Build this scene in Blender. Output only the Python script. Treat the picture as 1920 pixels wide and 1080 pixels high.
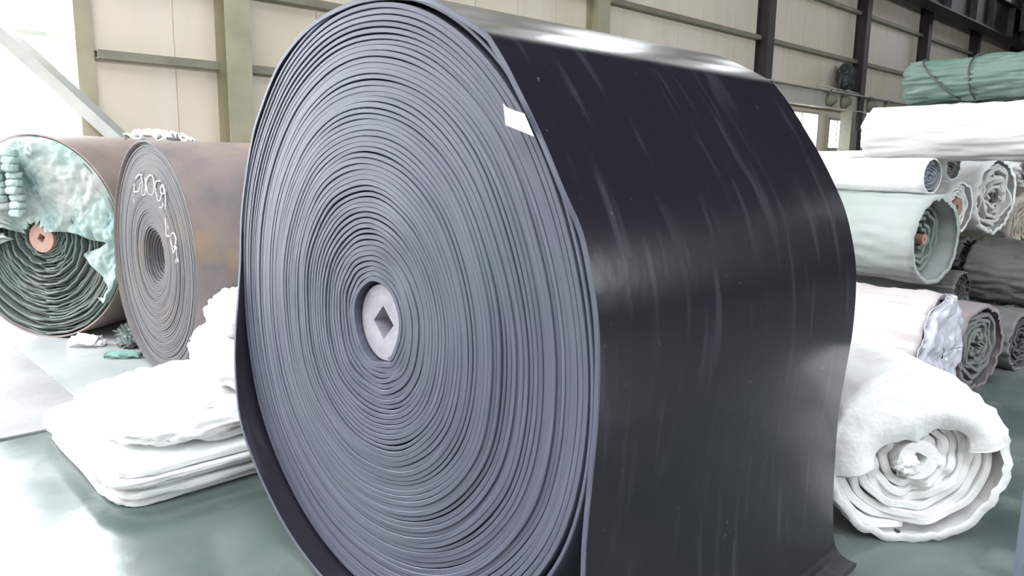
import bpy, math, random
from mathutils import Vector, noise, Matrix
R = math.radians
random.seed(7)
scene = bpy.context.scene
for o in list(bpy.data.objects):
    bpy.data.objects.remove(o)

# ------------------------------------------------------------------ camera
EYE = 1.4472
fw = Vector((-0.7095273, 0.68464197, -0.16684239))
rt = Vector((0.69256825, 0.72121179, 0.01423972))
up = Vector((-0.13007781, 0.10544627, 0.98588075))
cd = bpy.data.cameras.new('camera')
cam = bpy.data.objects.new('camera', cd)
scene.collection.objects.link(cam)
m = Matrix((rt, up, -fw)).transposed().to_4x4()
m.translation = Vector((0, 0, EYE))
cam.matrix_world = m
cd.sensor_width = 36
cd.lens = 1400 / 1920 * 36
cd.clip_start = 0.05
cd.clip_end = 300
scene.camera = cam

# ------------------------------------------------------------------ world and light
world = bpy.data.worlds.new('overcast_sky')
scene.world = world
world.use_nodes = True
wn = world.node_tree
bg = wn.nodes['Background']
bg.inputs[0].default_value = (0.93, 0.96, 1.0, 1)
bg.inputs[1].default_value = 17.0
scene.view_settings.view_transform = 'Standard'
scene.view_settings.look = 'None'
scene.view_settings.gamma = 1
scene.view_settings.use_curve_mapping = False
scene.view_settings.exposure = 0.0
try:
    scene.cycles.use_denoising = True
    scene.cycles.max_bounces = 10
    scene.cycles.diffuse_bounces = 6
    scene.cycles.transparent_max_bounces = 12
    scene.cycles.sample_clamp_indirect = 12
except Exception:
    pass


def portal(loc, rot, sx, sy):
    """daylight portal in an opening of the shell (guides sampling of the sky, gives no light itself)"""
    l = bpy.data.lights.new('sky_portal', 'AREA')
    l.shape = 'RECTANGLE'
    l.size = sx
    l.size_y = sy
    try:
        l.cycles.is_portal = True
    except Exception:
        pass
    o = bpy.data.objects.new('sky_portal', l)
    o.location = loc
    o.rotation_euler = rot
    scene.collection.objects.link(o)


portal((-9.1, -1.7, 2.4), (0, R(-90), 0), 4.8, 8.0)
portal((14.1, 7.0, 6.2), (0, R(90), 0), 2.4, 24.0)
for _y in (-6.0, -1.0):
    portal((-2.75, _y, 14.4), (0, R(-11.3), 0), 8.2, 2.0)
    portal((8.0, _y, 14.4), (0, R(11.3), 0), 8.2, 2.0)
portal((-9.1, 13.9, 9.2), (0, R(-90), 0), 2.0, 3.0)
portal((-9.1, 19.6, 9.0), (0, R(-90), 0), 2.0, 2.0)


# ------------------------------------------------------------------ materials
def nodes(name):
    mt = bpy.data.materials.new(name)
    mt.use_nodes = True
    nt = mt.node_tree
    return mt, nt, nt.nodes['Principled BSDF']


def mat(name, c1, c2=None, scale=4, rough=0.6, bump=0.0, bscale=20, stretch=(1, 1, 1), lo=0.35, hi=0.65,
        metal=0.0, spec=0.5, rough2=None, detail=5, c3=None, scale3=30, lo3=.6, hi3=.7, stretch3=(1, 1, 1), amt3=1.0):
    mt, nt, b = nodes(name)
    N, L = nt.nodes, nt.links
    b.inputs['Metallic'].default_value = metal
    b.inputs['Roughness'].default_value = rough
    b.inputs['Specular IOR Level'].default_value = spec
    tc = N.new('ShaderNodeTexCoord')

    def ns(sc, st, det):
        mp = N.new('ShaderNodeMapping')
        mp.inputs['Scale'].default_value = st
        L.new(tc.outputs['Object'], mp.inputs['Vector'])
        n = N.new('ShaderNodeTexNoise')
        n.inputs['Scale'].default_value = sc
        n.inputs['Detail'].default_value = det
        L.new(mp.outputs[0], n.inputs['Vector'])
        return n
    col = None
    if c2 is None:
        b.inputs['Base Color'].default_value = (*c1, 1)
    else:
        n = ns(scale, stretch, detail)
        r = N.new('ShaderNodeMapRange')
        r.inputs['From Min'].default_value = lo
        r.inputs['From Max'].default_value = hi
        L.new(n.outputs['Fac'], r.inputs['Value'])
        mx = N.new('ShaderNodeMix')
        mx.data_type = 'RGBA'
        mx.inputs['A'].default_value = (*c1, 1)
        mx.inputs['B'].default_value = (*c2, 1)
        L.new(r.outputs[0], mx.inputs['Factor'])
        col = mx.outputs['Result']
        if rough2 is not None:
            rr = N.new('ShaderNodeMapRange')
            rr.inputs['To Min'].default_value = rough
            rr.inputs['To Max'].default_value = rough2
            L.new(r.outputs[0], rr.inputs['Value'])
            L.new(rr.outputs[0], b.inputs['Roughness'])
        if c3 is not None:
            n3 = ns(scale3, stretch3, 6)
            r3 = N.new('ShaderNodeMapRange')
            r3.inputs['From Min'].default_value = lo3
            r3.inputs['From Max'].default_value = hi3
            r3.inputs['To Max'].default_value = amt3
            L.new(n3.outputs['Fac'], r3.inputs['Value'])
            m3 = N.new('ShaderNodeMix')
            m3.data_type = 'RGBA'
            m3.inputs['B'].default_value = (*c3, 1)
            L.new(col, m3.inputs['A'])
            L.new(r3.outputs[0], m3.inputs['Factor'])
            col = m3.outputs['Result']
        L.new(col, b.inputs['Base Color'])
    if bump:
        n2 = ns(bscale, stretch, 4)
        bp = N.new('ShaderNodeBump')
        bp.inputs['Strength'].default_value = bump
        bp.inputs['Distance'].default_value = 0.02
        L.new(n2.outputs['Fac'], bp.inputs['Height'])
        L.new(bp.outputs[0], b.inputs['Normal'])
    return mt


def ring_mat(name, c1, c2, c3, rough, freq=70, patch=2.2):
    """rubber end face: colour varies lap by lap (with the radius) and in broad dusty patches"""
    mt, nt, b = nodes(name)
    N, L = nt.nodes, nt.links
    b.inputs['Roughness'].default_value = rough
    b.inputs['Specular IOR Level'].default_value = 0.17
    tc = N.new('ShaderNodeTexCoord')
    sx = N.new('ShaderNodeSeparateXYZ')
    L.new(tc.outputs['Object'], sx.inputs[0])
    cx = N.new('ShaderNodeCombineXYZ')
    L.new(sx.outputs['X'], cx.inputs['X'])
    zoff = N.new('ShaderNodeMath')
    zoff.operation = 'SUBTRACT'
    zoff.inputs[1].default_value = 0.93
    L.new(sx.outputs['Z'], zoff.inputs[0])
    L.new(zoff.outputs[0], cx.inputs['Z'])
    ln = N.new('ShaderNodeVectorMath')
    ln.operation = 'LENGTH'
    L.new(cx.outputs[0], ln.inputs[0])
    nm = N.new('ShaderNodeVectorMath')
    nm.operation = 'NORMALIZE'
    L.new(cx.outputs[0], nm.inputs[0])
    sc = N.new('ShaderNodeVectorMath')
    sc.operation = 'SCALE'
    sc.inputs['Scale'].default_value = 1.3
    L.new(nm.outputs[0], sc.inputs[0])
    fr = N.new('ShaderNodeMath')
    fr.operation = 'MULTIPLY'
    fr.inputs[1].default_value = freq
    L.new(ln.outputs['Value'], fr.inputs[0])
    s2 = N.new('ShaderNodeSeparateXYZ')
    L.new(sc.outputs[0], s2.inputs[0])
    c4 = N.new('ShaderNodeCombineXYZ')
    L.new(s2.outputs['X'], c4.inputs['X'])
    L.new(fr.outputs[0], c4.inputs['Y'])
    L.new(s2.outputs['Z'], c4.inputs['Z'])
    n = N.new('ShaderNodeTexNoise')
    n.inputs['Scale'].default_value = 1.0
    n.inputs['Detail'].default_value = 3
    L.new(c4.outputs[0], n.inputs['Vector'])
    r = N.new('ShaderNodeMapRange')
    r.inputs['From Min'].default_value = 0.32
    r.inputs['From Max'].default_value = 0.68
    L.new(n.outputs['Fac'], r.inputs['Value'])
    mx = N.new('ShaderNodeMix')
    mx.data_type = 'RGBA'
    mx.inputs['A'].default_value = (*c1, 1)
    mx.inputs['B'].default_value = (*c2, 1)
    L.new(r.outputs[0], mx.inputs['Factor'])
    p = N.new('ShaderNodeTexNoise')
    p.inputs['Scale'].default_value = patch
    p.inputs['Detail'].default_value = 4
    L.new(tc.outputs['Object'], p.inputs['Vector'])
    pr = N.new('ShaderNodeMapRange')
    pr.inputs['From Min'].default_value = 0.48
    pr.inputs['From Max'].default_value = 0.72
    L.new(p.outputs['Fac'], pr.inputs['Value'])
    m2 = N.new('ShaderNodeMix')
    m2.data_type = 'RGBA'
    m2.inputs['B'].default_value = (*c3, 1)
    L.new(mx.outputs['Result'], m2.inputs['A'])
    L.new(pr.outputs[0], m2.inputs['Factor'])
    L.new(m2.outputs['Result'], b.inputs['Base Color'])
    bp = N.new('ShaderNodeBump')
    bp.inputs['Strength'].default_value = 0.35
    bp.inputs['Distance'].default_value = 0.004
    L.new(n.outputs['Fac'], bp.inputs['Height'])
    L.new(bp.outputs[0], b.inputs['Normal'])
    return mt


M = {}
M['face'] = ring_mat('dusty_rubber_edge', (.092, .098, .138), (.134, .141, .192), (.108, .130, .150), .46)
M['black'] = mat('black_rubber', (.017, .0145, .022), (.14, .14, .16), 38, .28, .04, 30, (1, 1, 1), lo=.70, hi=.78,
                 c3=(.11, .105, .14), scale3=2.6, lo3=.55, hi3=.80, stretch3=(.8, 8, 1.0), amt3=.5)
_b = M['black'].node_tree.nodes['Principled BSDF']
_b.inputs['Specular IOR Level'].default_value = .5
_b.inputs['Coat Weight'].default_value = .45
_b.inputs['Coat IOR'].default_value = 1.5
_b.inputs['Coat Roughness'].default_value = .14
M['plug'] = mat('grey_core', (.30, .29, .34), (.40, .38, .44), 12, .6, .2, 40)
M['dark'] = mat('dark_hole', (.03, .03, .035), rough=.8)
M['paper'] = mat('white_paper', (.85, .85, .86), (.9, .9, .9), 8, .7, .1, 30)
M['face2'] = ring_mat('old_rubber_edge', (.095, .092, .10), (.13, .125, .13), (.15, .13, .115), .65, 60, 2.6)
M['barrel2'] = mat('rusty_old_rubber', (.25, .215, .22), (.36, .28, .26), 2.4, .5, .2, 14, lo=.4, hi=.6,
                   c3=(.44, .31, .20), scale3=2.8, lo3=.55, hi3=.68, amt3=.75)
M['barrel3'] = mat('brown_rubber', (.25, .19, .18), (.32, .25, .23), 2, .55, .15, 14)
M['tarp'] = mat('green_white_tarp', (.33, .43, .41), (.11, .21, .22), 3.0, .55, .35, 14, lo=.5, hi=.68,
                c3=(.45, .47, .45), scale3=2.1, lo3=.5, hi3=.62)
M['layers'] = mat('grey_green_layers', (.19, .21, .19), (.11, .15, .14), 3, .6, .3, 22)
M['wood'] = mat('pinkish_wood', (.45, .27, .21), (.33, .19, .15), 9, .65, .2, 30)
M['white'] = mat('white_fabric', (.90, .90, .90), (.84, .85, .85), 5, .85, .35, 24)
M['cream'] = mat('creased_white_fabric', (.90, .90, .90), (.74, .72, .72), 6, .85, .9, 9, lo=.5, hi=.75)
M['offwhite'] = mat('off_white_fabric', (.62, .61, .58), (.68, .68, .66), 3, .8, .3, 10)
M['greenfab'] = mat('grey_green_fabric_inside', (.16, .20, .18), (.24, .27, .25), 4, .8, .3, 10)
M['palegreen'] = mat('pale_grey_green_fabric', (.44, .47, .46), (.38, .44, .41), 2.5, .8, .3, 10)
M['greentarp'] = mat('sea_green_tarp', (.11, .18, .155), (.14, .21, .18), 3, .5, .6, 7, lo=.4, hi=.6)
M['pink'] = mat('pinkish_white_wrap', (.68, .62, .63), (.60, .54, .55), 4, .6, .4, 14)
M['purple'] = mat('mauve_grey_fabric', (.24, .20, .22), (.30, .26, .27), 4, .8, .4, 14)
M['greyfab'] = mat('grey_fabric', (.22, .225, .22), (.17, .175, .17), 4, .8, .4, 12)
M['darkfab'] = mat('dark_grey_fabric', (.07, .07, .075), (.13, .13, .13), 8, .8, .4, 20)
M['beige'] = mat('beige_fabric_edges', (.50, .44, .38), (.30, .25, .22), 5, .8, .4, 20, stretch=(1, 1, 3))
M['bluefab'] = mat('blue_grey_fabric', (.22, .24, .32), (.30, .32, .38), 8, .8, .3, 20)
M['clear'] = mat('plastic_wrap', (.72, .72, .80), (.62, .60, .70), 14, .22, .6, 14)
M['panel'] = mat('cream_wall_panel', (.82, .72, .61), (.72, .62, .49), .5, .45, .05, 5, stretch=(1, 1.6, .35),
                 c3=(.82, .76, .70), scale3=.8, lo3=.5, hi3=.7, stretch3=(1, 2, .15), amt3=.8)
M['olive'] = mat('olive_grey_paint', (.42, .38, .26), (.35, .32, .22), 3, .5, .1, 20)
M['girtpaint'] = mat('rail_paint', (.26, .25, .19), (.20, .19, .14), 3, .5, .1, 20)
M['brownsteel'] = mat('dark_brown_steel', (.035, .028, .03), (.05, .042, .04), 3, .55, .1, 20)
M['girder'] = mat('grey_girder_paint', (.60, .56, .50), (.50, .47, .41), 2, .5, .1, 20)
M['machine'] = mat('dark_machine_paint', (.04, .045, .05), (.08, .085, .085), 4, .5, .1, 20)
M['roof'] = mat('dark_roof_sheet', (.03, .03, .034), (.02, .02, .023), 2, .7)
M['floor'] = mat('worn_green_floor', (.092, .128, .119), (.19, .22, .21), .9, .18, .04, 8, lo=.42, hi=.66, rough2=.32, spec=.6,
                 c3=(.32, .34, .34), scale3=2.6, lo3=.56, hi3=.74, amt3=.7, detail=8)
M['plate'] = mat('grey_steel_plate', (.27, .27, .27), (.33, .33, .33), 2.5, .6, .1, 20, spec=.15)
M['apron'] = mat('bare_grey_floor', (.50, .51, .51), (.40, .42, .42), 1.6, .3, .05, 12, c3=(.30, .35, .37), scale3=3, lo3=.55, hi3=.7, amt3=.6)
M['yard'] = mat('pale_concrete', (.34, .34, .33), (.28, .28, .27), .5, .8)
M['bluesteel'] = mat('blue_grey_paint', (.13, .16, .22), (.16, .19, .25), 4, .45, .05, 20)
M['brace'] = mat('pale_grey_brace', (.50, .51, .48), (.42, .43, .40), 3, .5)
M['teal'] = mat('teal_scrap', (.18, .36, .32), (.25, .42, .38), 8, .7)
M['frame'] = mat('window_frame_paint', (.5, .46, .42), (.42, .38, .35), 4, .5)
g, gnt, gb = nodes('window_glass')
M['glass'] = g
tr = gnt.nodes.new('ShaderNodeBsdfTransparent')
tr.inputs[0].default_value = (.95, .97, .97, 1)
gl = gnt.nodes.new('ShaderNodeBsdfGlossy')
gl.inputs['Roughness'].default_value = .03
ms = gnt.nodes.new('ShaderNodeMixShader')
ms.inputs[0].default_value = .07
gnt.links.new(tr.outputs[0], ms.inputs[1])
gnt.links.new(gl.outputs[0], ms.inputs[2])
gnt.links.new(ms.outputs[0], gnt.nodes['Material Output'].inputs['Surface'])


f_, fnt, fb = nodes('translucent_daylight_sheet')
M['frp'] = f_
tl_ = fnt.nodes.new('ShaderNodeBsdfTranslucent')
tl_.inputs[0].default_value = (.27, .27, .265, 1)
fb.inputs['Base Color'].default_value = (.45, .45, .42, 1)
fb.inputs['Roughness'].default_value = .4
ms2 = fnt.nodes.new('ShaderNodeAddShader')
fnt.links.new(tl_.outputs[0], ms2.inputs[0])
fnt.links.new(fb.outputs[0], ms2.inputs[1])
fnt.links.new(ms2.outputs[0], fnt.nodes['Material Output'].inputs['Surface'])


# ------------------------------------------------------------------ helpers
def mk(name, verts, faces, material, parent=None, smooth=True, loc=None):
    me = bpy.data.meshes.new(name)
    me.from_pydata([tuple(v) for v in verts], [], faces)
    me.update()
    if smooth:
        me.polygons.foreach_set('use_smooth', [True] * len(me.polygons))
    me.materials.append(M[material] if isinstance(material, str) else material)
    o = bpy.data.objects.new(name, me)
    scene.collection.objects.link(o)
    if parent:
        o.parent = parent
    if loc is not None:
        o.location = loc
    return o


def thing(name, label, cat, loc=(0, 0, 0), rz=0, group=None):
    o = bpy.data.objects.new(name, None)
    scene.collection.objects.link(o)
    o.location = loc
    o.rotation_euler = (0, 0, rz)
    tag(o, label, cat, group)
    return o


def tag(o, label, cat, group=None):
    o['label'] = label
    o['category'] = cat
    if group:
        o['group'] = group
    return o


def structure(o):
    o['kind'] = 'structure'
    return o


def boxv(x0, x1, y0, y1, z0, z1, bev=0.0):
    vs = [(x0, y0, z0), (x1, y0, z0), (x1, y1, z0), (x0, y1, z0), (x0, y0, z1), (x1, y0, z1), (x1, y1, z1), (x0, y1, z1)]
    fs = [(0, 3, 2, 1), (4, 5, 6, 7), (0, 1, 5, 4), (1, 2, 6, 5), (2, 3, 7, 6), (3, 0, 4, 7)]
    return vs, fs


def box(name, x0, x1, y0, y1, z0, z1, material, parent=None):
    v, f = boxv(x0, x1, y0, y1, z0, z1)
    return mk(name, v, f, material, parent, smooth=False)


def join(parts):
    V, F = [], []
    for v, f in parts:
        n = len(V)
        V += list(v)
        F += [tuple(i + n for i in q) for q in f]
    return V, F


def tube(pts, r, seg=8):
    pts = [Vector(p) for p in pts]
    V, F = [], []
    for i, p in enumerate(pts):
        t = (pts[min(i + 1, len(pts) - 1)] - pts[max(i - 1, 0)]).normalized()
        a = Vector((0, 1, 0)) if abs(t.y) < .9 else Vector((1, 0, 0))
        u = t.cross(a).normalized()
        w = t.cross(u)
        rr = r[i] if isinstance(r, (list, tuple)) else r
        for k in range(seg):
            an = 2 * math.pi * k / seg
            V.append(p + rr * (math.cos(an) * u + math.sin(an) * w))
    for i in range(len(pts) - 1):
        for k in range(seg):
            a, b = i * seg + k, i * seg + (k + 1) % seg
            F.append((a, b, b + seg, a + seg))
    F.append(tuple(range(seg))[::-1])
    F.append(tuple(range((len(pts) - 1) * seg, len(pts) * seg)))
    return V, F


def nz(x, y=0, z=0, s=1.0, o=3):
    """fractal noise about -1..1"""
    v, a, t = 0, 1, 0
    for i in range(o):
        v += a * noise.noise(Vector((x * s + 11.3 * i, y * s, z * s)))
        s *= 2.1
        a *= .5
    return v * 1.3


def sections(stations, closed=False, capends=True):
    """stations: lists of k points round a closed cross-section; each side gets its own vertices: sharp edges across, smooth along."""
    k = len(stations[0])
    n = len(stations)
    V, F = [], []
    for s in range(k):
        base = len(V)
        for st in stations:
            V.append(st[s])
            V.append(st[(s + 1) % k])
        for i in range(n - 1 if not closed else n):
            a = base + 2 * i
            b = base + 2 * ((i + 1) % n)
            F.append((a, a + 1, b + 1, b))
    if capends and not closed:
        for st, rev in ((stations[0], False), (stations[-1], True)):
            b = len(V)
            V += list(st)
            q = tuple(range(b, b + k))
            F.append(q[::-1] if rev else q)
    return V, F


def strip(path, th, W, bev=.003):
    """a sheet standing on its edge: path = (x, z, yfront) along the sheet; thickness th, width W along +y"""
    st = []
    n = len(path)
    for i, p in enumerate(path):
        a, b = path[max(i - 1, 0)], path[min(i + 1, n - 1)]
        tx, tz = b[0] - a[0], b[1] - a[1]
        l = math.hypot(tx, tz) or 1
        nx, nzv = tz / l, -tx / l
        h = th / 2
        y0 = p[2]
        P = lambda d, y: (p[0] + nx * d, y, p[1] + nzv * d)
        st.append([P(h, y0 + bev), P(h - bev, y0), P(-h + bev, y0), P(-h, y0 + bev), P(-h, W), P(h, W)])
    return sections(st)


def edge_material(o, stations, material):
    """front edge of a strip (its first three sides) in another material: the cut edge of the sheet"""
    o.data.materials.append(M[material])
    n_ = 3 * (stations - 1)
    for i in range(n_):
        o.data.polygons[i].material_index = 1


def smoothpath(pts, sub=8):
    out = []
    n = len(pts)
    for i in range(n - 1):
        p0, p1, p2, p3 = pts[max(i - 1, 0)], pts[i], pts[i + 1], pts[min(i + 2, n - 1)]
        for s in range(sub):
            t = s / sub
            out.append(tuple(.5 * ((2 * b) + (-a + c) * t + (2 * a - 5 * b + 4 * c - d) * t * t + (-a + 3 * b - 3 * c + d) * t ** 3)
                             for a, b, c, d in zip(p0, p1, p2, p3)))
    out.append(tuple(pts[-1]))
    return out


def periodic(table):
    """table of (degrees, value) -> smooth periodic function of radians"""
    tb = sorted(table)
    arr = []
    for d in range(0, 360, 3):
        for i in range(len(tb)):
            a = tb[i]
            b = tb[(i + 1) % len(tb)]
            bd = b[0] + (360 if i == len(tb) - 1 else 0)
            dd = d if d >= a[0] else d + 360
            if a[0] <= dd <= bd and (i < len(tb) - 1 or d >= a[0] or d < tb[0][0]):
                t = (dd - a[0]) / max(bd - a[0], 1e-6)
                arr.append(a[1] * (1 - t) + b[1] * t)
                break
    n = len(arr)
    for _ in range(4):
        arr = [(arr[i - 1] + 2 * arr[i] + arr[(i + 1) % n]) / 4 for i in range(n)]

    def f(th):
        u = (math.degrees(th) % 360) / 3
        i = int(u) % n
        t = u - int(u)
        return arr[i] * (1 - t) + arr[(i + 1) % n] * t
    return f


def wound(name, parent, material, Rout, rin, N, W, cz, hc=(0, 0), seg=120, yoff=None, gap=None, wav=None, bev=.0025, th0=-90, turns_end=0.0):
    """one continuous sheet wound into a spiral: centre of the hole hc (x, z rel. to the roll centre), outline Rout(theta)"""
    st = []
    total = int((N + turns_end) * seg)
    for i in range(total + 1):
        turn = i / seg
        th = R(th0) + 2 * math.pi * (turn % 1.0)
        t = turn / N
        ro = Rout(th)
        rr = rin + (ro - rin) * t
        lap = (ro - rin) / N
        g = gap(turn, th) if gap else .06
        half = lap * (1 - g) / 2
        if wav:
            rr += wav(turn, th) * lap
        cx, czz = hc[0] * (1 - t), hc[1] * (1 - t) + cz
        y0 = yoff(turn, th, rr) if yoff else 0
        c, s = math.cos(th), math.sin(th)
        b = min(bev, half * .6)
        P = lambda r, y: (cx + r * c, y, czz + r * s)
        st.append([P(rr + half, y0 + b), P(rr + half - b, y0), P(rr - half + b, y0), P(rr - half, y0 + b), P(rr - half, W), P(rr + half, W)])
    V, F = sections(st)
    return mk(name, V, F, material, parent)


def disc(name, parent, material, cx, cz, r, y0, y1, seg=48, sq=None, sqrot=45):
    """round core with a square socket sunk into it"""
    V, F = [], []
    inner = sq or r * .2
    for k in range(seg):
        a = 2 * math.pi * k / seg
        V.append((cx + r * math.cos(a), y0, cz + r * math.sin(a)))
    for k in range(seg):
        a = 2 * math.pi * k / seg
        aa = (a - R(sqrot)) % (math.pi / 2) - math.pi / 4
        q = inner / math.cos(aa) * .7071
        V.append((cx + q * math.cos(a), y0, cz + q * math.sin(a)))
    for k in range(seg):
        a = 2 * math.pi * k / seg
        V.append((cx + r * math.cos(a), y1, cz + r * math.sin(a)))
    d = min(.07, abs(y1 - y0) * .8)
    for k in range(seg):
        V.append((V[seg + k][0], y0 + d, V[seg + k][2]))
    for k in range(seg):
        j = (k + 1) % seg
        F.append((k, j, seg + j, seg + k))
        F.append((j, k, 2 * seg + k, 2 * seg + j))
        F.append((seg + k, seg + j, 3 * seg + j, 3 * seg + k))
    F.append(tuple(3 * seg + k for k in range(seg)))
    F.append(tuple(2 * seg + k for k in range(seg))[::-1])
    return mk(name, V, F, material, parent, smooth=False)


def barrel(name, parent, material, Rfn, W, cz, y0=0, seg=96, nl=24, wr=.01, sc=5, rim=.02, seed=0, sag=None):
    """outer layer of a roll: creased cylinder skin with a folded-in rim at both ends"""
    V, F = [], []
    rows = []
    ys = [y0 + rim * .2] + [y0 + (W - y0) * j / nl for j in range(nl + 1)]
    for j, y in enumerate(ys):
        row = []
        for k in range(seg):
            a = 2 * math.pi * k / seg
            r = Rfn(a) + wr * nz(math.cos(a) * 1.5 + seed, y * 1.2, math.sin(a) * 1.5, sc)
            if j == 0:
                r -= rim
            yy = y + (.4 * wr * nz(math.cos(a) + seed, 3, math.sin(a), 4) if j < 2 else 0)
            row.append(len(V))
            V.append((r * math.cos(a), yy, cz + r * math.sin(a)))
        rows.append(row)
    for j in range(len(rows) - 1):
        for k in range(seg):
            q = (k + 1) % seg
            F.append((rows[j][k], rows[j][q], rows[j + 1][q], rows[j + 1][k]))
    F.append(tuple(rows[-1]))
    return mk(name, V, F, material, parent)


def drape(name, parent, material, rfn_in, rfn_out, a0, a1, cz, yfn, na=90, nr=40, cx=0, th=.012):
    V, F = [], []
    for side in (0, 1):
        for i in range(na + 1):
            a = R(a0 + (a1 - a0) * i / na)
            for j in range(nr + 1):
                t = j / nr
                r = rfn_in(a) * (1 - t) + rfn_out(a) * t
                V.append((cx * (1 - t) + r * math.cos(a), yfn(a, t, r) + side * th, cz + r * math.sin(a)))
    o = (na + 1) * (nr + 1)
    for i in range(na):
        for j in range(nr):
            a = i * (nr + 1) + j
            q = (a, a + 1, a + nr + 2, a + nr + 1)
            F.append(q)
            F.append(tuple(x + o for x in q[::-1]))
    for i in range(na):
        for j in (0, nr):
            a = i * (nr + 1) + j
            F.append((a, a + nr + 1, a + nr + 1 + o, a + o))
    for j in range(nr):
        for i in (0, na):
            a = i * (nr + 1) + j
            F.append((a, a + 1, a + 1 + o, a + o))
    return mk(name, V, F, material, parent)


def blob(name, parent, material, c, s, e=2.6, amp=.03, sc=3, seed=0, nu=72, nv=40, flat=True, fold=0.0):
    """crumpled cloth mass: superellipsoid with creases"""
    V, F = [], []
    f = lambda w, p: math.copysign(abs(w) ** (2 / p), w)
    for j in range(nv + 1):
        v = -math.pi / 2 + math.pi * j / nv
        for i in range(nu):
            u = 2 * math.pi * i / nu
            x = f(math.cos(v), e) * f(math.cos(u), e)
            y = f(math.cos(v), e) * f(math.sin(u), e)
            z = f(math.sin(v), e)
            d = amp * nz(x * 1.3 + seed, y * 1.3, z * 1.3, sc, 4)
            ridge = abs(noise.noise(Vector((x * sc + seed * 2, y * sc, z * sc * 1.2))))
            d -= amp * .8 * max(0, .25 - ridge) * 4
            if fold:
                d += fold * math.sin(z * 26 + 2.5 * noise.noise(Vector((x * 2, y * 2, seed))))
            l = math.sqrt(x * x + y * y + z * z) or 1
            p = Vector((x * s[0] + d * x / l, y * s[1] + d * y / l, z * s[2] + d * z / l)) + Vector(c)
            if flat:
                p.z = max(p.z, c[2] - s[2])
            V.append(p)
    for j in range(nv):
        for i in range(nu):
            a, b = j * nu + i, j * nu + (i + 1) % nu
            F.append((a, b, b + nu, a + nu))
    return mk(name, V, F, material, parent)


# ------------------------------------------------------------------ the hall
XW = -9.0
YF, YB = -9.0, 64.0
XR = 14.0
EAVE, RIDGE, XM = 13.0, 15.2, 2.5
fl = structure(box('floor', XW - .25, XR + .2, YF - .2, YB + .2, -.2, 0, 'floor'))
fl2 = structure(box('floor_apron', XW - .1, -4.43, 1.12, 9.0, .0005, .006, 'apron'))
yd = structure(mk('ground', [(-120, -120, -.22), (120, -120, -.22), (120, 160, -.22), (-120, 160, -.22)], [(0, 1, 2, 3)], 'yard', smooth=False))

wl = bpy.data.objects.new('wall_left', None)
scene.collection.objects.link(wl)
structure(wl)
WINS = [(17.95, 19.85, 1.9, 2.84), (20.5, 21.6, 1.9, 2.74), (22.75, 24.7, 1.7, 2.84)]
HIGH = [(12.4, 15.4, 8.3, 10.2), (18.7, 20.5, 8.2, 9.8), (34.2, 35.2, 7.5, 8.6), (37.4, 38.8, 7.3, 8.6)]
PW = .9


def panel(y0, y1, z0, z1):
    if y1 - y0 > .03 and z1 - z0 > .03:
        box('panel', XW - .12, XW - .004 * random.random(), y0 + .006, y1 - .006, z0, z1, 'panel', wl)


y = 2.42
while y < YB:
    y1 = min(y + PW, YB)
    cuts = [y, y1]
    for w in WINS:
        cuts += [c for c in w[:2] if y < c < y1]
    for w in HIGH:
        cuts += [c for c in w[:2] if y < c < y1]
    cuts = sorted(cuts)
    for a, b in zip(cuts[:-1], cuts[1:]):
        mid = (a + b) / 2
        z = 0
        for w in WINS:
            if w[0] < mid < w[1]:
                panel(a, b, 0, w[2])
                z = w[3]
        for h in HIGH:
            if h[0] < mid < h[1]:
                panel(a, b, z, h[2])
                z = h[3]
        if 7.5 < mid < 30:
            if z < 8.2:
                panel(a, b, z, 8.2)
            z = max(z, 8.21)
            if EAVE - .1 - z > .1:
                box('daylight_panel', XW - .09, XW - .08, a + .01, b - .01, z, EAVE - .1, 'frp', wl)
        else:
            panel(a, b, z, EAVE - .05)
    y += PW
y = YF
while y < -5.75:
    panel(y, min(y + PW, -5.7), 0, EAVE - .05)
    y += PW
y = -5.7
while y < 2.3:
    panel(y, min(y + PW, 2.42), 4.7, EAVE - .05)
    y += PW
structure(box('trim_1', XW - .16, XW + .06, 2.30, 2.47, 0, 4.8, 'olive'))
structure(box('trim_2', XW - .16, XW + .06, -5.8, -5.65, 0, 4.8, 'olive'))
structure(box('trim_3', XW - .16, XW + .06, -5.8, 2.47, 4.68, 4.85, 'olive'))
structure(box('trim_4', XW - .30, XW - .22, -5.6, 2.29, 2.66, 2.71, 'brace'))

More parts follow.
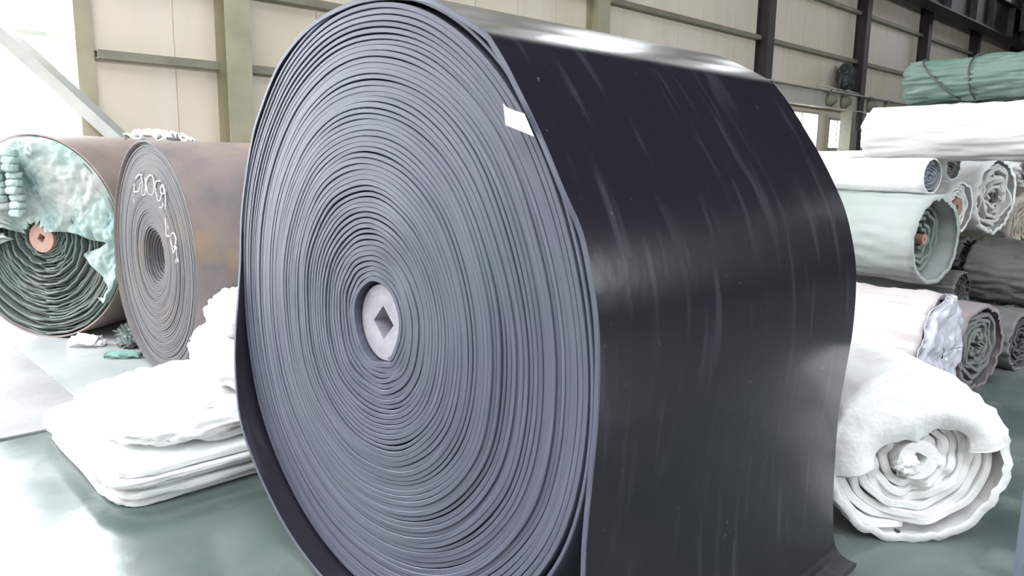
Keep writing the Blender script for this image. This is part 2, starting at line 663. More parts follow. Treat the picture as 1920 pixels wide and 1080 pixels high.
COLS = [3.94, 10.54, 16.47, 21.87, 26.75, 32.0, 37.5, 43.0, 48.5, 54.0, 59.5]
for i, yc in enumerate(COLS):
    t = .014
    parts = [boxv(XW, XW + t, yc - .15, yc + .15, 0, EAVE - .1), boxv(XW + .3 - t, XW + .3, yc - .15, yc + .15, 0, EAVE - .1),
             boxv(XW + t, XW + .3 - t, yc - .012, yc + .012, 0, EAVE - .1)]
    o = mk('steel_column', *join(parts), 'olive' if i < 2 else 'brownsteel', wl, smooth=False)  # first two columns olive, all farther ones dark brown
    for hgt in (2.5, 4.31):
        box('cleat', XW + .015, XW + .28, yc + .012, yc + .03, hgt - .08, hgt + .08, 'girtpaint', o)
edges = [2.47] + COLS + [YB]
for z in (1.2, 2.5, 3.38, 4.31, 5.6, 7.2):
    for a, b in zip(edges[:-1], edges[1:]):
        if z == 2.5 and a > 16:
            continue
        if z == 3.38 and 11 < a < 26:
            continue
        v, f = join([boxv(XW + .01, XW + .15, a + .16 if a > 3 else a + .01, b - .16, z - .045, z - .03),
                     boxv(XW + .01, XW + .15, a + .16 if a > 3 else a + .01, b - .16, z + .03, z + .045),
                     boxv(XW + .13, XW + .15, a + .16 if a > 3 else a + .01, b - .16, z - .03, z + .03)])
        mk('wall_rail', v, f, 'girtpaint', wl, smooth=False)


def window(n, y0, y1, z0, z1, mull):
    e = bpy.data.objects.new('window_%d' % n, None)
    scene.collection.objects.link(e)
    structure(e)
    t = .05
    fr = [boxv(XW - .1, XW + .03, y0, y1, z0, z0 + t), boxv(XW - .1, XW + .03, y0, y1, z1 - t, z1),
          boxv(XW - .1, XW + .03, y0, y0 + t, z0 + t, z1 - t), boxv(XW - .1, XW + .03, y1 - t, y1, z0 + t, z1 - t)]
    mk('window_frame', *join(fr), 'frame', e, smooth=False)
    w = (y1 - y0) / mull
    for k in range(mull):
        if k:
            box('mullion', XW - .09, XW + .02, y0 + k * w - .025, y0 + k * w + .025, z0 + t, z1 - t, 'frame', e)
        box('pane', XW - .045, XW - .04, y0 + k * w + .03, y0 + (k + 1) * w - .03, z0 + t, z1 - t, 'glass', e)


n = 1
for w in WINS:
    window(n, *w, 2)
    n += 1
for h in HIGH:
    window(n, *h, 3)
    n += 1

wr_ = bpy.data.objects.new('wall_right', None)
scene.collection.objects.link(wr_)
structure(wr_)
y = YF
while y < YB:
    y1 = min(y + 4, YB)
    if -4 < (y + y1) / 2 < 17.5:  # window band added to this unseen wall to light the left wall
        box('panel', XR, XR + .12, y + .01, y1 - .01, 0, 5.0, 'roof', wr_)
        box('panel', XR, XR + .12, y + .01, y1 - .01, 7.4, EAVE - .05, 'roof', wr_)
        for k in range(4):
            box('mullion', XR + .02, XR + .10, y + k - .03, y + k + .03, 5.0, 7.4, 'frame', wr_)
            box('pane', XR + .05, XR + .055, y + k + .03, y + k + .97, 5.0, 7.4, 'glass', wr_)
    else:
        box('panel', XR, XR + .12, y + .01, y1 - .01, 0, EAVE - .05, 'roof', wr_)
    y = y1
wb = box('wall_back', XW, XR, YB, YB + .15, 0, EAVE - .05, 'roof')
structure(wb)
wf = bpy.data.objects.new('wall_front', None)
scene.collection.objects.link(wf)
structure(wf)
for k in range(23):
    box('panel', XW + k + .006, XW + k + .994, YF - .12, YF, 0, EAVE - .05, 'panel', wf)
ce = bpy.data.objects.new('ceiling', None)
scene.collection.objects.link(ce)
structure(ce)


def roofsheet(x0, x1, y0, y1, material='roof', nm='roof_sheet', th=.06):
    zf = lambda x: EAVE + (RIDGE - EAVE) * (1 - abs(x - XM) / (XM - XW))
    v = [(x0, y0, zf(x0)), (x1, y0, zf(x1)), (x1, y1, zf(x1)), (x0, y1, zf(x0))]
    v += [(a, b, c + th) for a, b, c in v]
    mk(nm, v, [(0, 3, 2, 1), (4, 5, 6, 7), (0, 1, 5, 4), (1, 2, 6, 5), (2, 3, 7, 6), (3, 0, 4, 7)], material, ce, smooth=False)


y = YF
ADDED_SKY = [(-7, -5), (-2, 0)]  # unseen skylight strips behind the camera, added to brighten hall and left wall
cutsy = [YF]
for a, b in ADDED_SKY:
    cutsy += [a, b]
cutsy += [4 + 4 * k for k in range(15)] + [YB]
for a, b in zip(cutsy[:-1], cutsy[1:]):
    if (a, b) in ADDED_SKY:
        roofsheet(XW - .3, -6.8, a, b)
        for k in range(4):
            roofsheet(-6.8 + 2.05 * k + .03, -6.8 + 2.05 * (k + 1) - .03, a, b, 'glass', 'added_skylight_pane', .01)
            roofsheet(-6.8 + 2.05 * k - .03, -6.8 + 2.05 * k + .03, a, b)
        roofsheet(1.37, XM, a, b)
    else:
        roofsheet(XW - .3, XM, a, b)
    if (a, b) in ADDED_SKY:
        roofsheet(XM, 3.9, a, b)
        for k in range(4):
            roofsheet(3.9 + 2.05 * k + .03, 3.9 + 2.05 * (k + 1) - .03, a, b, 'glass', 'added_skylight_pane', .01)
            roofsheet(3.9 + 2.05 * k - .03, 3.9 + 2.05 * k + .03, a, b)
        roofsheet(12.07, XR + .3, a, b)
    else:
        roofsheet(XM, XR + .3, a, b)
sl = (RIDGE - EAVE) / (XM - XW)
for i, yc in enumerate(COLS + [-2.5]):
    rv = []
    for yy in (yc - .1, yc + .1):
        rv += [(XW + .1, yy, EAVE - .7), (XW + .1, yy, EAVE - .03), (XM, yy, RIDGE - .03), (XR - .1, yy, EAVE - .03), (XR - .1, yy, EAVE - .7), (XM, yy, RIDGE - .5)]
    fc = [(0, 1, 2, 5), (5, 2, 3, 4), (6, 11, 8, 7), (11, 10, 9, 8), (0, 5, 11, 6), (5, 4, 10, 11), (1, 7, 8, 2), (2, 8, 9, 3), (0, 6, 7, 1), (4, 3, 9, 10)]
    mk('rafter', rv, fc, 'brownsteel', ce, smooth=False)

# brace in the doorway
v, f = tube([(-8.86, .2, 4.06), (-8.86, 4.25, .02)], .095, 4)
b = mk('diagonal_brace', v, f, 'brace', smooth=False)
tag(b, 'pale grey diagonal brace crossing the bright doorway down to the wall', 'brace')

# girder along the wall with four pulleys
gd = thing('wall_girder', 'grey steel girder along the far wall with four round bosses', 'girder', (-8.8, 20, 0))
gp = [boxv(-.12, .12, -5.5, 6.6, 2.95, 2.975), boxv(-.12, .12, -5.5, 6.6, 3.37, 3.40), boxv(-.05, .0, -5.5, 6.6, 2.975, 3.37)]
mk('beam', *join(gp), 'girder', gd, smooth=False)
for yy in (-.07, .83, 2.6, 3.89):
    v, f = tube([(0, yy, 3.16), (.10, yy, 3.16), (.16, yy, 3.14), (.22, yy, 3.12)], [.19, .19, .13, .06], 16)
    pl = mk('boss', v, f, 'girtpaint', gd)
    v, f = tube([(.05, yy - .1, 3.3), (.2, yy - .3, 3.38), (.22, yy - .45, 3.3)], .022, 6)
    mk('hook', v, f, 'girtpaint', pl)
v, f = tube([(.06, -.9, 3.48), (.06, .2, 3.46), (.06, 2.0, 3.44)], .03, 6)
mk('pipe', v, f, 'girder', gd)
for yy in (-.8, .1, 1.9):
    box('bracket', .03, .09, yy - .02, yy + .02, 3.40, 3.46, 'girder', gd)

sk = thing('black_sack', 'black bulky sack sitting on the grey girder before the cream wall', 'sack', (-8.68, 20.6, 3.47))
blob('sack_body', sk, 'machine', (0, 0, .33), (.2, .32, .33), 2.2, .07, 2.5, 5, 40, 24)
v, f = tube([(0, -.25, .45), (.05, -.42, .3), (.02, -.45, .02)], .05, 8)
mk('strap', v, f, 'machine', sk)
v, f = tube([(0, .25, .5), (.05, .42, .3), (.02, .46, .02)], .05, 8)
mk('strap', v, f, 'machine', sk)

# machine standing below the girder
mc = thing('press_machine', 'dark machine with rollers below the grey girder by the bright windows', 'machine', (-8.0, 20.5, 0))
box('bed', -.6, .5, -2.2, 2.6, 0, .9, 'machine', mc)
for yy in (-.3, 1.15):
    fr = [boxv(-.5, -.2, yy - .14, yy + .14, .9, 2.78 if yy > 1 else 2.86), boxv(-.5, .3, yy - .16, yy + .16, .9, 1.15)]
    mk('upright', *join(fr), 'machine' if yy > 1 else 'girtpaint', mc, smooth=False)
for zz in (1.35, 1.68):
    v, f = tube([(-.1, -1.9, zz), (-.1, 1.0, zz)], .15, 18)
    mk('roller', v, f, 'machine', mc)
for yy in (-1.5, .5, 1.6, 2.1):
    v, f = tube([(.1, yy, .9), (.1, yy, 1.75), (-.05, yy, 1.82)], .06, 10)
    mk('valve', v, f, 'girder', mc)
v, f = tube([(-.3, .0, 2.45), (-.3, 1.1, 2.42)], .05, 8)
mk('cross_bar', v, f, 'machine', mc)

# crane rail and lamps far under the roof
cr = thing('crane_runway', 'dark crane runway beam high along the wall, at the top right corner', 'crane beam', (-8.35, 40, 0))
mk('beam', *join([boxv(-.25, .25, -22, 20, 6.25, 6.3), boxv(-.02, .02, -22, 20, 6.3, 7.4), boxv(-.25, .25, -22, 20, 7.4, 7.45)]), 'brownsteel', cr, smooth=False)
for k in range(9):
    yy = -20 + 4.6 * k
    box('stiffener', -.02, .23, yy + 2, yy + 2.03, 6.3, 7.4, 'machine', cr)
    box('stiffener', -.02, .23, yy, yy + .03, 6.3, 7.4, 'machine', cr)
tk = thing('hoist_trolley', 'dark hoist trolley with small fittings on the runway beam at the top right corner', 'hoist', (-7.7, 35.5, 0))
mk('trolley_body', *join([boxv(-.35, .5, -1.2, 1.2, 6.6, 7.6), boxv(-.3, .4, -.9, .9, 7.6, 8.3)]), 'machine', tk, smooth=False)
for yy in (-1.0, -.3, .4, 1.0):
    v, f = tube([(.5, yy, 6.9), (.62, yy, 6.9)], .16, 12)
    mk('wheel', v, f, 'girder', tk)
v, f = tube([(.2, 0, 6.6), (.2, 0, 5.9)], .04, 6)
mk('chain', v, f, 'girder', tk)

# ------------------------------------------------------------------ steel plate on the floor
pt = thing('floor_plate', 'grey flat steel plate lying on the floor left of the white fabric', 'plate', (-6.2, -.4, 0))
mk('plate_sheet', *boxv(-1.9, 1.77, -2.2, 1.505, .001, .012), 'plate', pt, smooth=False)
mk('plate_sheet', *boxv(-1.9, 1.77, -5.4, -2.215, .001, .012), 'plate', pt, smooth=False)

# ------------------------------------------------------------------ main conveyor belt roll
CX, CY, CZ = -1.9714, 1.2605, .95
W = 1.40
main = thing('belt_roll', 'huge black rubber belt roll standing in front, its outer end hanging loose', 'belt roll', (CX, CY, 0))
Rsolid = periodic([(93, .944), (104, .94), (113, .935), (123, .93), (133, .912), (143, .903), (160, .888), (175, .874), (184, .876), (197, .893),
                   (213, .918), (228, .924), (249, .922), (262, .922), (270, .921), (285, .925), (300, .932), (328, .945), (333, .948), (341, .940), (349, .928),
                   (359, .917), (6, .914), (13, .911), (19, .91), (27, .91), (36, .918), (46, .932), (55, .938), (62, .942), (68, .945), (80, .946)])
NL = 50
lap_g = [random.choice([.02, .02, .03, .04, .05, .08, .16]) for _ in range(80)]
lap_y = [random.uniform(-1, 1) for _ in range(80)]
for k_ in (9, 10, 17, 24, 31, 37, 44):
    lap_g[k_] = .26


def main_y(turn, th, r):
    k = int(turn)
    u = turn - k
    a, b2 = lap_y[k], lap_y[k + 1]
    v_ = (a * (1 - u) + b2 * u) * .0035
    v_ += .010 * math.sin(r * 9.0 + .6) + .006 * noise.noise(Vector((math.cos(th) * 1.5, math.sin(th) * 1.5, r * 6)))
    # the last few laps step back from the face at the lower left, inside the outermost sheet
    return v_


def main_gap(turn, th):
    k = int(turn)
    u = turn - k
    g_ = lap_g[k] * (1 - u) + lap_g[k + 1] * u
    if turn > NL - 7:
        g_ += .16 * max(0, math.cos(th - R(150)))
    return min(.45, g_ + .06 * max(0, noise.noise(Vector((math.cos(th) * 1.2, math.sin(th) * 1.2, turn * .9)))))


wound('wound_layers', main, 'face', Rsolid, .125, NL, W, CZ, hc=(.052, .003), seg=144, yoff=main_y, gap=main_gap,
      wav=lambda tu, th: .35 * noise.noise(Vector((math.cos(th) * 2, math.sin(th) * 2, tu * .35))), bev=.0015, th0=-60)
disc('core_plug', main, 'plug', .058, CZ - .003, .120, .032, W - .02, 64, sq=.054, sqrot=0)

tail = [(1.04, -.937), (1.005, -.934), (.968, -.915), (.943, -.86), (.928, -.70), (.920, -.465), (.922, -.357), (.932, -.221), (.942, -.09), (.942, .047), (.933, .154),
        (.912, .247), (.880, .343), (.832, .436), (.756, .560), (.652, .706), (.600, .768), (.574, .794), (.520, .826), (.472, .850), (.352, .905), (.2, .938), (.06, .952), (-.055, .951),
        (-.222, .930), (-.373, .884), (-.518, .806), (-.640, .692), (-.742, .560), (-.850, .310), (-.884, .09), (-.886, -.06), (-.890, -.225), (-.868, -.370), (-.805, -.525),
        (-.70, -.645), (-.56, -.765), (-.40, -.860), (-.20, -.925), (0, -.941), (.2, -.925)]


def prot(x, z):
    d = math.degrees(math.atan2(z, x)) % 360
    if 172 < d < 285:
        return -.075 * min(1, (d - 172) / 45)
    return 0


pathm = smoothpath([(x, z + CZ, prot(x, z) + (-.012 if x > .3 and z > .4 else 0)) for x, z in tail], 7)
lo_ = mk('loose_outer_layer', *strip(pathm, .016, W + .004, .002), 'black', main)
edge_material(lo_, len(pathm), 'face')
# a second lap just below, sprung away at the upper right
p2 = []
for d in range(-58, 185, 3):
    a = R(d)
    rr = Rsolid(a) + .0125 - .004 * math.cos(a * 3)
    if d > 100:
        rr -= .004 * min(1, (d - 100) / 30)
    if d < -20:
        rr += .010 * (-20 - d) / 38
    p2.append((rr * math.cos(a), CZ + rr * math.sin(a), .004))
o = mk('second_layer', *strip(p2[::-1], .011, W, .002), 'face', main)
# paper tag caught between the laps
tg = [(.655, 1.582), (.728, 1.556), (.758, 1.504), (.664, 1.532)]
V, F = [], []
for s in (0, .0015):
    for i in range(6):
        for j in range(6):
            u, w_ = i / 5, j / 5
            a = [tg[0][q] * (1 - u) + tg[1][q] * u for q in (0, 1)]
            b2 = [tg[3][q] * (1 - u) + tg[2][q] * u for q in (0, 1)]
            V.append((a[0] * (1 - w_) + b2[0] * w_, -.028 - .018 * math.sin(u * 3) * (1 - w_) + s, a[1] * (1 - w_) + b2[1] * w_))
for s in (0, 36):
    for i in range(5):
        for j in range(5):
            F.append((s + i * 6 + j, s + i * 6 + j + 1, s + i * 6 + j + 7, s + i * 6 + j + 6))
tagp = mk('paper_tag', V, F, 'paper', smooth=False, loc=(CX, CY, 0))
tag(tagp, 'small white paper tag stuck between the outer layers of the large belt roll', 'tag')

# ------------------------------------------------------------------ smaller roll with chalk writing
sx_, sy_, sr = -5.177, 1.69, .776
small = thing('belt_roll', 'old grey rubber belt roll with chalk writing and a rusty brown barrel', 'belt roll', (sx_, sy_, 0), 0)
Rs = periodic([(0, .735), (60, .745), (90, .748), (140, .735), (180, .730), (230, .74), (270, .748), (320, .745)])
sm_y = [random.uniform(-1, 1) for _ in range(60)]


def small_y(turn, th, r):
    k = int(turn)
    u = turn - k
    v_ = .004 * (sm_y[k] * (1 - u) + sm_y[k + 1] * u)
    v_ += .16 * max(0, 1 - r / .20)
    return v_ + .008 * math.sin(r * 12)


wound('wound_layers', small, 'face2', Rs, .055, 44, 1.0, sr, hc=(.0, .03), seg=96, yoff=small_y,
      gap=lambda tu, th: .03 + .08 * (int(tu) % 7 == 0), bev=.001)
disc('core_plug', small, 'dark', 0, sr + .03, .052, .26, .9, 24, sq=.02)
pp = []
for d in range(-70, 291, 4):
    a = R(d)
    rr = .768 - .004 * math.sin(a * 2)
    pp.append((rr * math.cos(a), sr + rr * math.sin(a), -.012 + .006 * math.sin(a * 3)))
lo_ = mk('outer_layer', *strip(pp, .014, 1.01, .002), 'barrel2', small)
edge_material(lo_, len(pp), 'face2')
pp = []
for d in range(-75, 100, 4):
    a = R(d)
    rr = .752 + .002 * math.sin(a * 2)
    pp.append((rr * math.cos(a), sr + rr * math.sin(a), -.002))
mk('second_layer', *strip(pp, .008, 1.0, .002), 'face2', small)
CH = [[(-0.273, 0.388), (-0.28, 0.354)], [(-0.248, 0.488), (-0.26, 0.415)], [(-0.259, 0.435), (-0.2, 0.436), (-0.153, 0.452), (-0.117, 0.499)], [(-0.211, 0.522), (-0.147, 0.55), (-0.08, 0.548)], [(-0.1, 0.544), (-0.083, 0.487), (-0.105, 0.425), (-0.038, 0.429), (-0.015, 0.495), (-0.023, 0.533)], [(-0.006, 0.496), (0.019, 0.528), (0.069, 0.552), (0.118, 0.543), (0.132, 0.5), (0.119, 0.449), (0.073, 0.427), (0.015, 0.439), (-0.007, 0.47), (-0.006, 0.496)], [(0.254, 0.519), (0.179, 0.517), (0.151, 0.482), (0.164, 0.432), (0.192, 0.395), (0.234, 0.404), (0.26, 0.436)], [(0.27, 0.492), (0.24, 0.466), (0.261, 0.443), (0.305, 0.45), (0.3, 0.487), (0.28, 0.498), (0.316, 0.463), (0.321, 0.396), (0.309, 0.347)], [(0.211, 0.354), (0.255, 0.356), (0.271, 0.381)], [(0.3, 0.291), (0.297, 0.235), (0.298, 0.182), (0.352, 0.183)], [(0.335, 0.262), (0.336, 0.225)], [(0.406, 0.209), (0.378, 0.185), (0.374, 0.136), (0.405, 0.12), (0.443, 0.136), (0.458, 0.173), (0.438, 0.202), (0.406, 0.209)], [(0.387, 0.112), (0.405, 0.08), (0.431, 0.11), (0.455, 0.124), (0.453, 0.075), (0.475, 0.032)], [(0.438, 0.049), (0.432, 0.018)]]
vf = []
for s in CH:
    pts = [(x, -.007, z + sr) for x, z in s]
    vf.append(tube(smoothpath(pts, 4), .0042, 5))
ck = mk('chalk_writing', *join(vf), 'paper', small)

# ------------------------------------------------------------------ green roll, left edge
gx, gy, gr = -6.805, 1.398, .805
ga = .557
green = thing('belt_roll', 'brown rubber roll at the left edge with its end hidden by crumpled green tarp', 'belt roll', (gx, gy, 0), ga)
Rg = periodic([(0, .775), (90, .785), (180, .785), (270, .79)])


def gw(tu, th):
    return .55 * noise.noise(Vector((math.cos(th) * 3, math.sin(th) * 3, tu * .5))) + .22 * noise.noise(Vector((math.cos(th) * 9, math.sin(th) * 9, tu * .9)))


wound('wound_layers', green, 'layers', Rg, .10, 34, 1.25, gr, hc=(.03, .05), seg=150, wav=gw, bev=.006,
      yoff=lambda tu, th, r: .022 * noise.noise(Vector((math.cos(th) * 5, math.sin(th) * 5, tu * 1.7))) + .02 * math.sin(tu * 2.4) + (.01 if int(tu) % 3 else -.02),
      gap=lambda tu, th: .22 + .2 * noise.noise(Vector((math.cos(th) * 4, tu, 1))))
pp = []
for d in range(-85, 276, 5):
    a = R(d)
    pp.append((.797 * math.cos(a), gr + .797 * math.sin(a), -.03))
mk('outer_layer', *strip(pp, .014, 1.28, .002), 'barrel3', green)
disc('core_plug', green, 'wood', .035, gr + .0, .115, -.035, 1.2, 40, sq=.04, sqrot=12)


def g_in(a):
    d = math.degrees(a) % 360
    base = .12
    if d > 180 or d < 0:
        base = .12
    low = .0
    if d < 22:
        low = .40 * (1 - d / 22)
    if d > 290:
        low = .40 + .3 * (360 - d) / 70 + .14 * math.sin((d - 290) * .2)
    if 165 < d < 300:
        low = .25 + .15 * math.sin(d * .13)
    return min(.76, base + low + .05 * noise.noise(Vector((math.cos(a) * 6, math.sin(a) * 6, 2))))


def g_y(a, t, r):
    x, z = r * math.cos(a), r * math.sin(a)
    v_ = -.045 - .05 * (abs(nz(x, z, 3, 2.4, 4))) - .02 * nz(x, z, 8, 7, 3)
    d = math.degrees(a) % 360
    # stepped pleats fanning out on the left
    wgt = max(0, min(1, (d - 96) / 14)) * max(0, min(1, (200 - d) / 14)) * max(0, min(1, (r - .16) / .06)) * max(0, min(1, (.70 - r) / .04))
    if wgt > 0:
        s_ = (d * .11 + 1.2 * noise.noise(Vector((r * 9, 0, 0))))
        ph = s_ - math.floor(s_)
        row = math.floor(r * 7)
        ph2 = (r * 7 - row)
        v_ -= wgt * (.05 * ph + .03 * ph2)
    edge = max(0, (t - .93) / .07)
    v_ = v_ * (1 - edge) + (-.032) * edge
    return v_


drape('tarp_cover', green, 'tarp', g_in, lambda a: .785, -38, 212, gr, g_y, 260, 110)


def fold_piece(name, par, material, pts, wid, th=.012, seed=0):
    """a loose crumpled cloth ribbon along pts"""
    P = smoothpath(pts, 5)
    V, F = [], []
    nn = 10
    for s in (0, 1):
        for i, p in enumerate(P):
            a, b2 = Vector(P[max(i - 1, 0)]), Vector(P[min(i + 1, len(P) - 1)])
            t_ = (b2 - a).normalized()
            side = t_.cross(Vector((0, 0, 1)))
            if side.length < .1:
                side = Vector((1, 0, 0))
            side.normalize()
            upv = side.cross(t_)
            for j in range(nn + 1):
                u = j / nn - .5
                q = Vector(p) + side * wid * u + upv * (.25 * wid * nz(p[0] + u, p[1], seed, 9, 3) + .25 * wid * math.cos(u * 3)) + upv * (-s * th)
                V.append(q)
    o_ = len(P) * (nn + 1)
    for i in range(len(P) - 1):
        for j in range(nn):
            a = i * (nn + 1) + j
            q = (a, a + 1, a + nn + 2, a + nn + 1)
            F.append(q)
            F.append(tuple(x + o_ for x in q[::-1]))
    for j in range(nn):
        for i in (0, len(P) - 1):
            a = i * (nn + 1) + j
            F.append((a, a + 1, a + 1 + o_, a + o_))
    for i in range(len(P) - 1):
        for j in (0, nn):
            a = i * (nn + 1) + j
            F.append((a, a + nn + 1, a + nn + 1 + o_, a + o_))
    return mk(name, V, F, material, par)


# stacked pleats of the tarp, each a small puffed fold of its own
rows = [(305 + 5 * k, 265 + 58 * k, 66) for k in range(9)] + [(165 + 7 * k, 350 + 54 * k, 72) for k in range(7)] + [(45, 440 + 56 * k, 60) for k in range(5)]
for k, (u_, v_, w_) in enumerate(rows):
    x_ = (u_ / 4.32 - 80) * .0042 / .86
    z_ = (447 - (230 + v_ / 4.32)) * .0042
    blob('pleat', green, 'tarp', (x_, -.165 - .012 * (k % 3), gr + z_), (w_ / 4.32 * .0042, .035, .032), 3.2, .006, 2.2, k * 1.7, 28, 14, flat=False)

# wrapping scraps lying on top of the rolls
sc1 = thing('wrapping_scrap', 'crumpled pale wrapping strip lying on top of the brown roll', 'scrap', (-5.55, 1.88, 1.51))
fold_piece('strip', sc1, 'cream', [(-.35, -.05, .075), (-.15, .02, .085), (.08, .1, .07), (.25, .15, .03)], .12, .01, 1)
blob('knot', sc1, 'darkfab', (.15, .1, .05), (.09, .06, .035), 2.2, .02, 3, 4, 24, 14)

# paper and rags on the floor
pp1 = thing('paper_scrap', 'crumpled white paper scrap on the floor below the green roll', 'paper', (-6.28, 1.52, 0), .4)
fold_piece('sheet', pp1, 'paper', [(-.10, -.02, .03), (0, 0, .05), (.1, .03, .03)], .16, .006, 8)
blob('crumple', pp1, 'paper', (.08, .04, .03), (.07, .05, .03), 2.2, .02, 3, 2, 24, 14)
rg = thing('rag_heap', 'dark grey-green rag heap on the floor between the two left rolls', 'rags', (-6.22, 1.80, 0))
blob('rag', rg, 'layers', (.02, .06, .065), (.20, .12, .065), 2.2, .05, 4, 9, 60, 30)
blob('rag', rg, 'layers', (.16, -.04, .04), (.13, .08, .04), 2.2, .02, 4, 11, 50, 24)
tl = thing('tarp_scrap', 'small teal tarp scrap on the floor beside the chalk-marked roll', 'scrap', (-5.72, 1.62, 0), .9)
fold_piece('sheet', tl, 'teal', [(-.12, 0, .02), (0, 0, .03), (.12, 0, .02)], .08, .006, 6)

# ------------------------------------------------------------------ white fabric pile in front of the small roll
pile = thing('folded_fabric', 'overexposed white fabric folded into a low thick block on the floor', 'fabric', (-3.8, 1.38, 0), 0)


def sheet_slab(name, par, cx, cy, sx, sy, z0, z1, seed, amp=.02, material='white', e=4, rot=0):
    o = blob(name, par, material, (cx, cy, (z0 + z1) / 2), (sx, sy, (z1 - z0) / 2), e, amp, 3.2, seed, 120, 30)
    return o


zz = 0
for k in range(5):
    h = random.uniform(.028, .042)
    sheet_slab('fold', pile, .02 + random.uniform(-.02, .02), .02 + random.uniform(-.02, .02), .64 + random.uniform(-.03, .02), .57 + random.uniform(-.02, .02),
               zz, zz + h, k * 3.1, .010, e=8)
    zz += h - .004
blob('top_fold', pile, 'white', (-.02, .03, zz + .07), (.58, .50, .06), 3.4, .03, 3, 21, 120, 40)
blob('top_fold', pile, 'white', (-.10, .10, zz + .11), (.46, .38, .04), 2.8, .03, 3.3, 27, 100, 40)
bun = thing('fabric_bundle', 'tall crumpled white cloth bundle resting on the folded fabric, left of the large roll', 'fabric', (-3.72, 1.64, .27), 0)
blob('bundle_body', bun, 'white', (.02, 0, .17), (.34, .24, .17), 2.6, .024, 1.7, 33, 90, 50)
blob('bundle_top', bun, 'white', (.06, 0, .36), (.26, .19, .16), 2.4, .022, 1.7, 37, 80, 40)


# ------------------------------------------------------------------ fabric rolls on the right
def cloth_roll(name, label, loc, rz, r, L, matl, end_mat=None, N=7, rin=.05, sag=.0, wr=.01, seed=0, group=None, cat='fabric roll', core=None,
               recess=.02, gap=.25, hc=(0, 0), cz=None, corer=.04, waves=.5, yw=.02, shape=None):
    t = thing(name, label, cat, loc, rz, group)
    cz = r if cz is None else cz
    fn = periodic(shape) if shape else periodic([(d, r * (1 + .03 * noise.noise(Vector((d / 60., seed, 0))) - sag * (1 if d == 90 else 0) + sag * .5 * (1 if d in (210, 330) else 0))) for d in range(0, 360, 30)])
    wound('wound_layers', t, end_mat or matl, lambda a: fn(a) * .93 - (r * .93 - rin) / N * waves * .5, rin, N, L - .02, cz, hc=hc, seg=110,
          wav=lambda tu, th: waves * noise.noise(Vector((math.cos(th) * 2 + seed, math.sin(th) * 2, tu * .6))),
          yoff=lambda tu, th, rr: recess + yw * noise.noise(Vector((math.cos(th) * 2, math.sin(th) * 2 + seed, tu * 1.3))),
          gap=lambda tu, th: gap, bev=.004)
    barrel('outer_layer', t, matl, fn, L, cz, 0, 90, 26, wr, 4, r * .09, seed)
    if core:
        disc('core', t, core, hc[0], cz + hc[1], corer, recess * .7, L * .9, 24, sq=corer * .35)
    return t


AX = R(82)   # ends face the right-hand side of the hall
cloth_roll('fabric_roll', 'creased white fabric roll on the floor in front, right of the large roll', (-.865, 3.02, 0), .80, .353, 1.25, 'cream', N=8, rin=.05,
           sag=.02, wr=.012, seed=3, hc=(.0, -.015), recess=.05, gap=.12, waves=.55, yw=.04,
           shape=[(d, .353 * k) for d, k in ((0, 1.0), (20, .98), (40, .90), (60, .90), (80, .95), (100, .99), (130, 1.0), (160, 1.0), (190, 1.0), (215, 1.02), (235, 1.04), (250, 1.02), (270, .985), (290, 1.0), (310, 1.03), (330, 1.04), (345, 1.03))])
fr_ = bpy.data.objects['fabric_roll']


def hood_in(a):
    d = math.degrees(a) % 360
    return .13 + .06 * math.sin(R(d) * 2 + 1) + .02 * noise.noise(Vector((d * .05, 1, 1)))


def hood_y(a, t, r):
    x, z = r * math.cos(a), r * math.sin(a)
    return .015 - .035 * math.sin(math.pi * min(1, t)) - .014 * abs(nz(x, z, 5, 4, 2)) - .02 * (1 - t)


drape('end_flap', fr_, 'cream', hood_in, lambda a: .335 - .028 * math.exp(-((math.degrees(a) - 50) / 25) ** 2), 8, 196, .353, hood_y, 120, 40)
disc('inner_tube', fr_, 'cream', -.005, .342, .078, -.005, .5, 28, sq=.036, sqrot=20)
blob('inner_fold', fr_, 'cream', (-.045, .01, .315), (.05, .03, .045), 2.2, .01, 3, 14, 30, 18, flat=False)

cloth_roll('fabric_roll', 'pinkish white wrapped roll behind the front white roll', (-1.36, 4.85, 0), R(91), .355, 1.0, 'pink', N=6, rin=.05, wr=.02, seed=5, waves=.8)
pk = bpy.data.objects['fabric_roll.001']
drape('plastic_cover', pk, 'clear', lambda a: .03, lambda a: .362, 0, 359, .355, lambda a, t, r: -.03 - .05 * abs(nz(r * math.cos(a), r * math.sin(a), 3, 5, 3)) + .03 * (t > .97), 90, 30, th=.006)
cloth_roll('fabric_roll', 'mauve grey fabric roll on the floor behind the pink wrapped roll', (-1.30, 5.58, 0), R(78), .282, .9, 'purple', 'greyfab', N=5, rin=.04, wr=.02, seed=8, waves=.9, gap=.35, recess=.03)
cloth_roll('fabric_roll', 'dark grey fabric roll on the floor at the right frame edge', (-1.22, 6.35, 0), R(78), .22, .5, 'greyfab', 'darkfab', N=5, rin=.04, wr=.02, seed=9, waves=.9, gap=.4)
cloth_roll('fabric_roll', 'pale grey-green roll with a hollow open end, resting on the pink and mauve rolls', (-1.66, 5.65, .65), R(80), .305, 1.6, 'palegreen', 'greenfab', N=4, rin=.06, wr=.012, seed=11,
           recess=.12, gap=.5, waves=.7, core='wood', corer=.035)
cloth_roll('fabric_roll', 'thin white roll with blue-grey end on the pale grey-green roll', (-1.75, 5.72, 1.268), R(80), .122, 1.6, 'white', 'bluefab', N=5, rin=.02, wr=.004, seed=12)
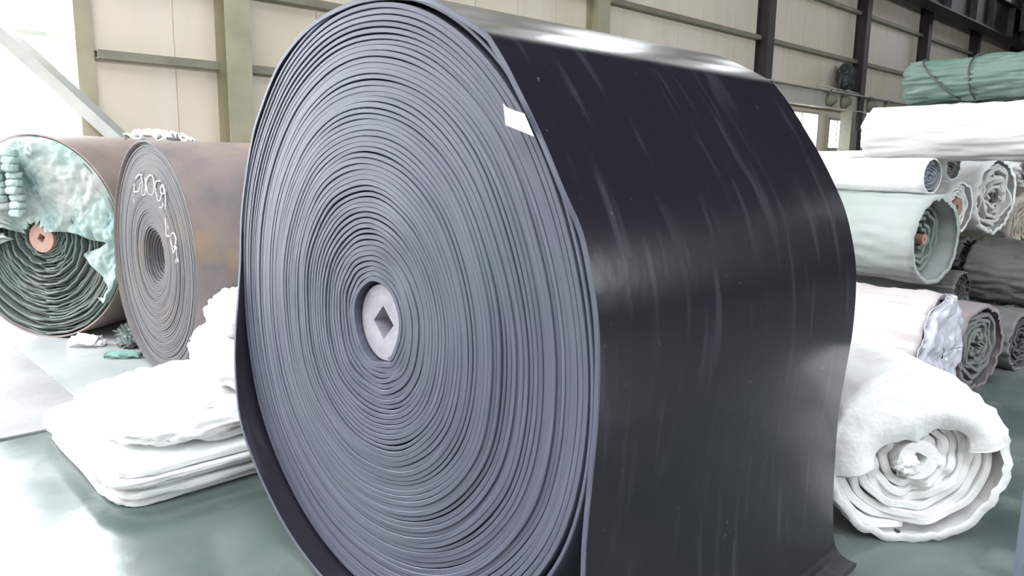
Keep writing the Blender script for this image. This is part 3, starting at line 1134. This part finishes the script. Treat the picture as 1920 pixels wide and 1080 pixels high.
cloth_roll('fabric_roll', 'small white roll with brown core end behind the pale grey-green roll', (-1.69, 6.2, .97), R(80), .19, 1.3, 'white', 'white', N=4, rin=.08, wr=.01, seed=13, core='wood', corer=.075, recess=.03)
cloth_roll('fabric_roll', 'thin pinkish roll above the white roll with brown core', (-1.74, 6.12, 1.36), R(80), .105, 1.2, 'white', 'purple', N=3, rin=.02, wr=.01, seed=14, waves=.9)
cloth_roll('fabric_roll', 'thick white roll with crumpled layered end in mid stack', (-1.58, 6.68, .95), R(78), .29, 1.3, 'white', 'offwhite', N=6, rin=.05, wr=.02, seed=15, waves=.9, gap=.3, yw=.05, core='darkfab', corer=.05)
cloth_roll('fabric_roll', 'beige roll with layered striped end at the right frame edge', (-1.47, 7.38, .63), R(74), .33, 1.0, 'beige', 'beige', N=9, rin=.04, wr=.015, seed=16, gap=.25, waves=.6)
cloth_roll('fabric_roll', 'grey roll lying below the beige striped roll', (-1.15, 6.5, .445), R(80), .235, .48, 'greyfab', 'darkfab', N=5, rin=.03, wr=.02, seed=17, waves=.9)
cloth_roll('fabric_roll', 'dark crumpled roll end below the thick white roll', (-1.68, 6.48, .64), R(80), .14, .8, 'darkfab', 'darkfab', N=4, rin=.03, wr=.03, seed=18, waves=1.1, gap=.4)
cloth_roll('fabric_roll', 'thin dark grey roll end right of the pale grey-green roll, above the mauve roll', (-1.62, 6.22, .44), R(80), .12, .8, 'greyfab', 'darkfab', N=3, rin=.03, wr=.02, seed=19, waves=1.0, gap=.4)
cloth_roll('fabric_roll', 'small off-white roll end under the top roll at the right edge', (-1.50, 7.18, 1.31), R(80), .15, 1.0, 'offwhite', 'purple', N=4, rin=.03, wr=.02, seed=20, waves=.9)
# the two long rolls on top of the stack: their left ends show
cloth_roll('fabric_roll', 'long off-white roll lying on the stack under the green tarp roll', (-.75, 5.7, 1.50), R(80), .19, 1.53, 'offwhite', 'offwhite', N=5, rin=.03, wr=.012, seed=21)
cloth_roll('fabric_roll', 'sea green tarp roll on the very top of the stack', (-.80, 5.8, 1.90), R(80), .148, 1.26, 'greentarp', 'greentarp', N=5, rin=.03, wr=.022, seed=22)
gt = bpy.data.objects[[o.name for o in bpy.data.objects if 'sea green' in str(o.get('label', ''))][0]]
for y0_, tilt in ((.42, .10), (.80, .02), (1.02, .16)):
    pp_ = []
    for k in range(33):
        a = 2 * math.pi * k / 32
        rr = .154 + .01 * abs(math.sin(3 * a))
        pp_.append((rr * math.cos(a), y0_ + tilt * math.sin(a), .148 + rr * math.sin(a)))
    v, f = tube(pp_, .006, 6)
    mk('binding_cord', v, f, 'machine', gt)


# bundling strings round the top rolls
# ------------------------------------------------------------------ post at the right edge
po = thing('steel_post', 'blue-grey painted square steel post at the lower right frame edge', 'post', (-.20, 1.48, 0), .3)
mk('post', *boxv(-.05, .05, -.05, .05, .01, 1.0), 'bluesteel', po, smooth=False)
mk('foot', *boxv(-.09, .09, -.09, .09, 0, .012), 'bluesteel', po, smooth=False)
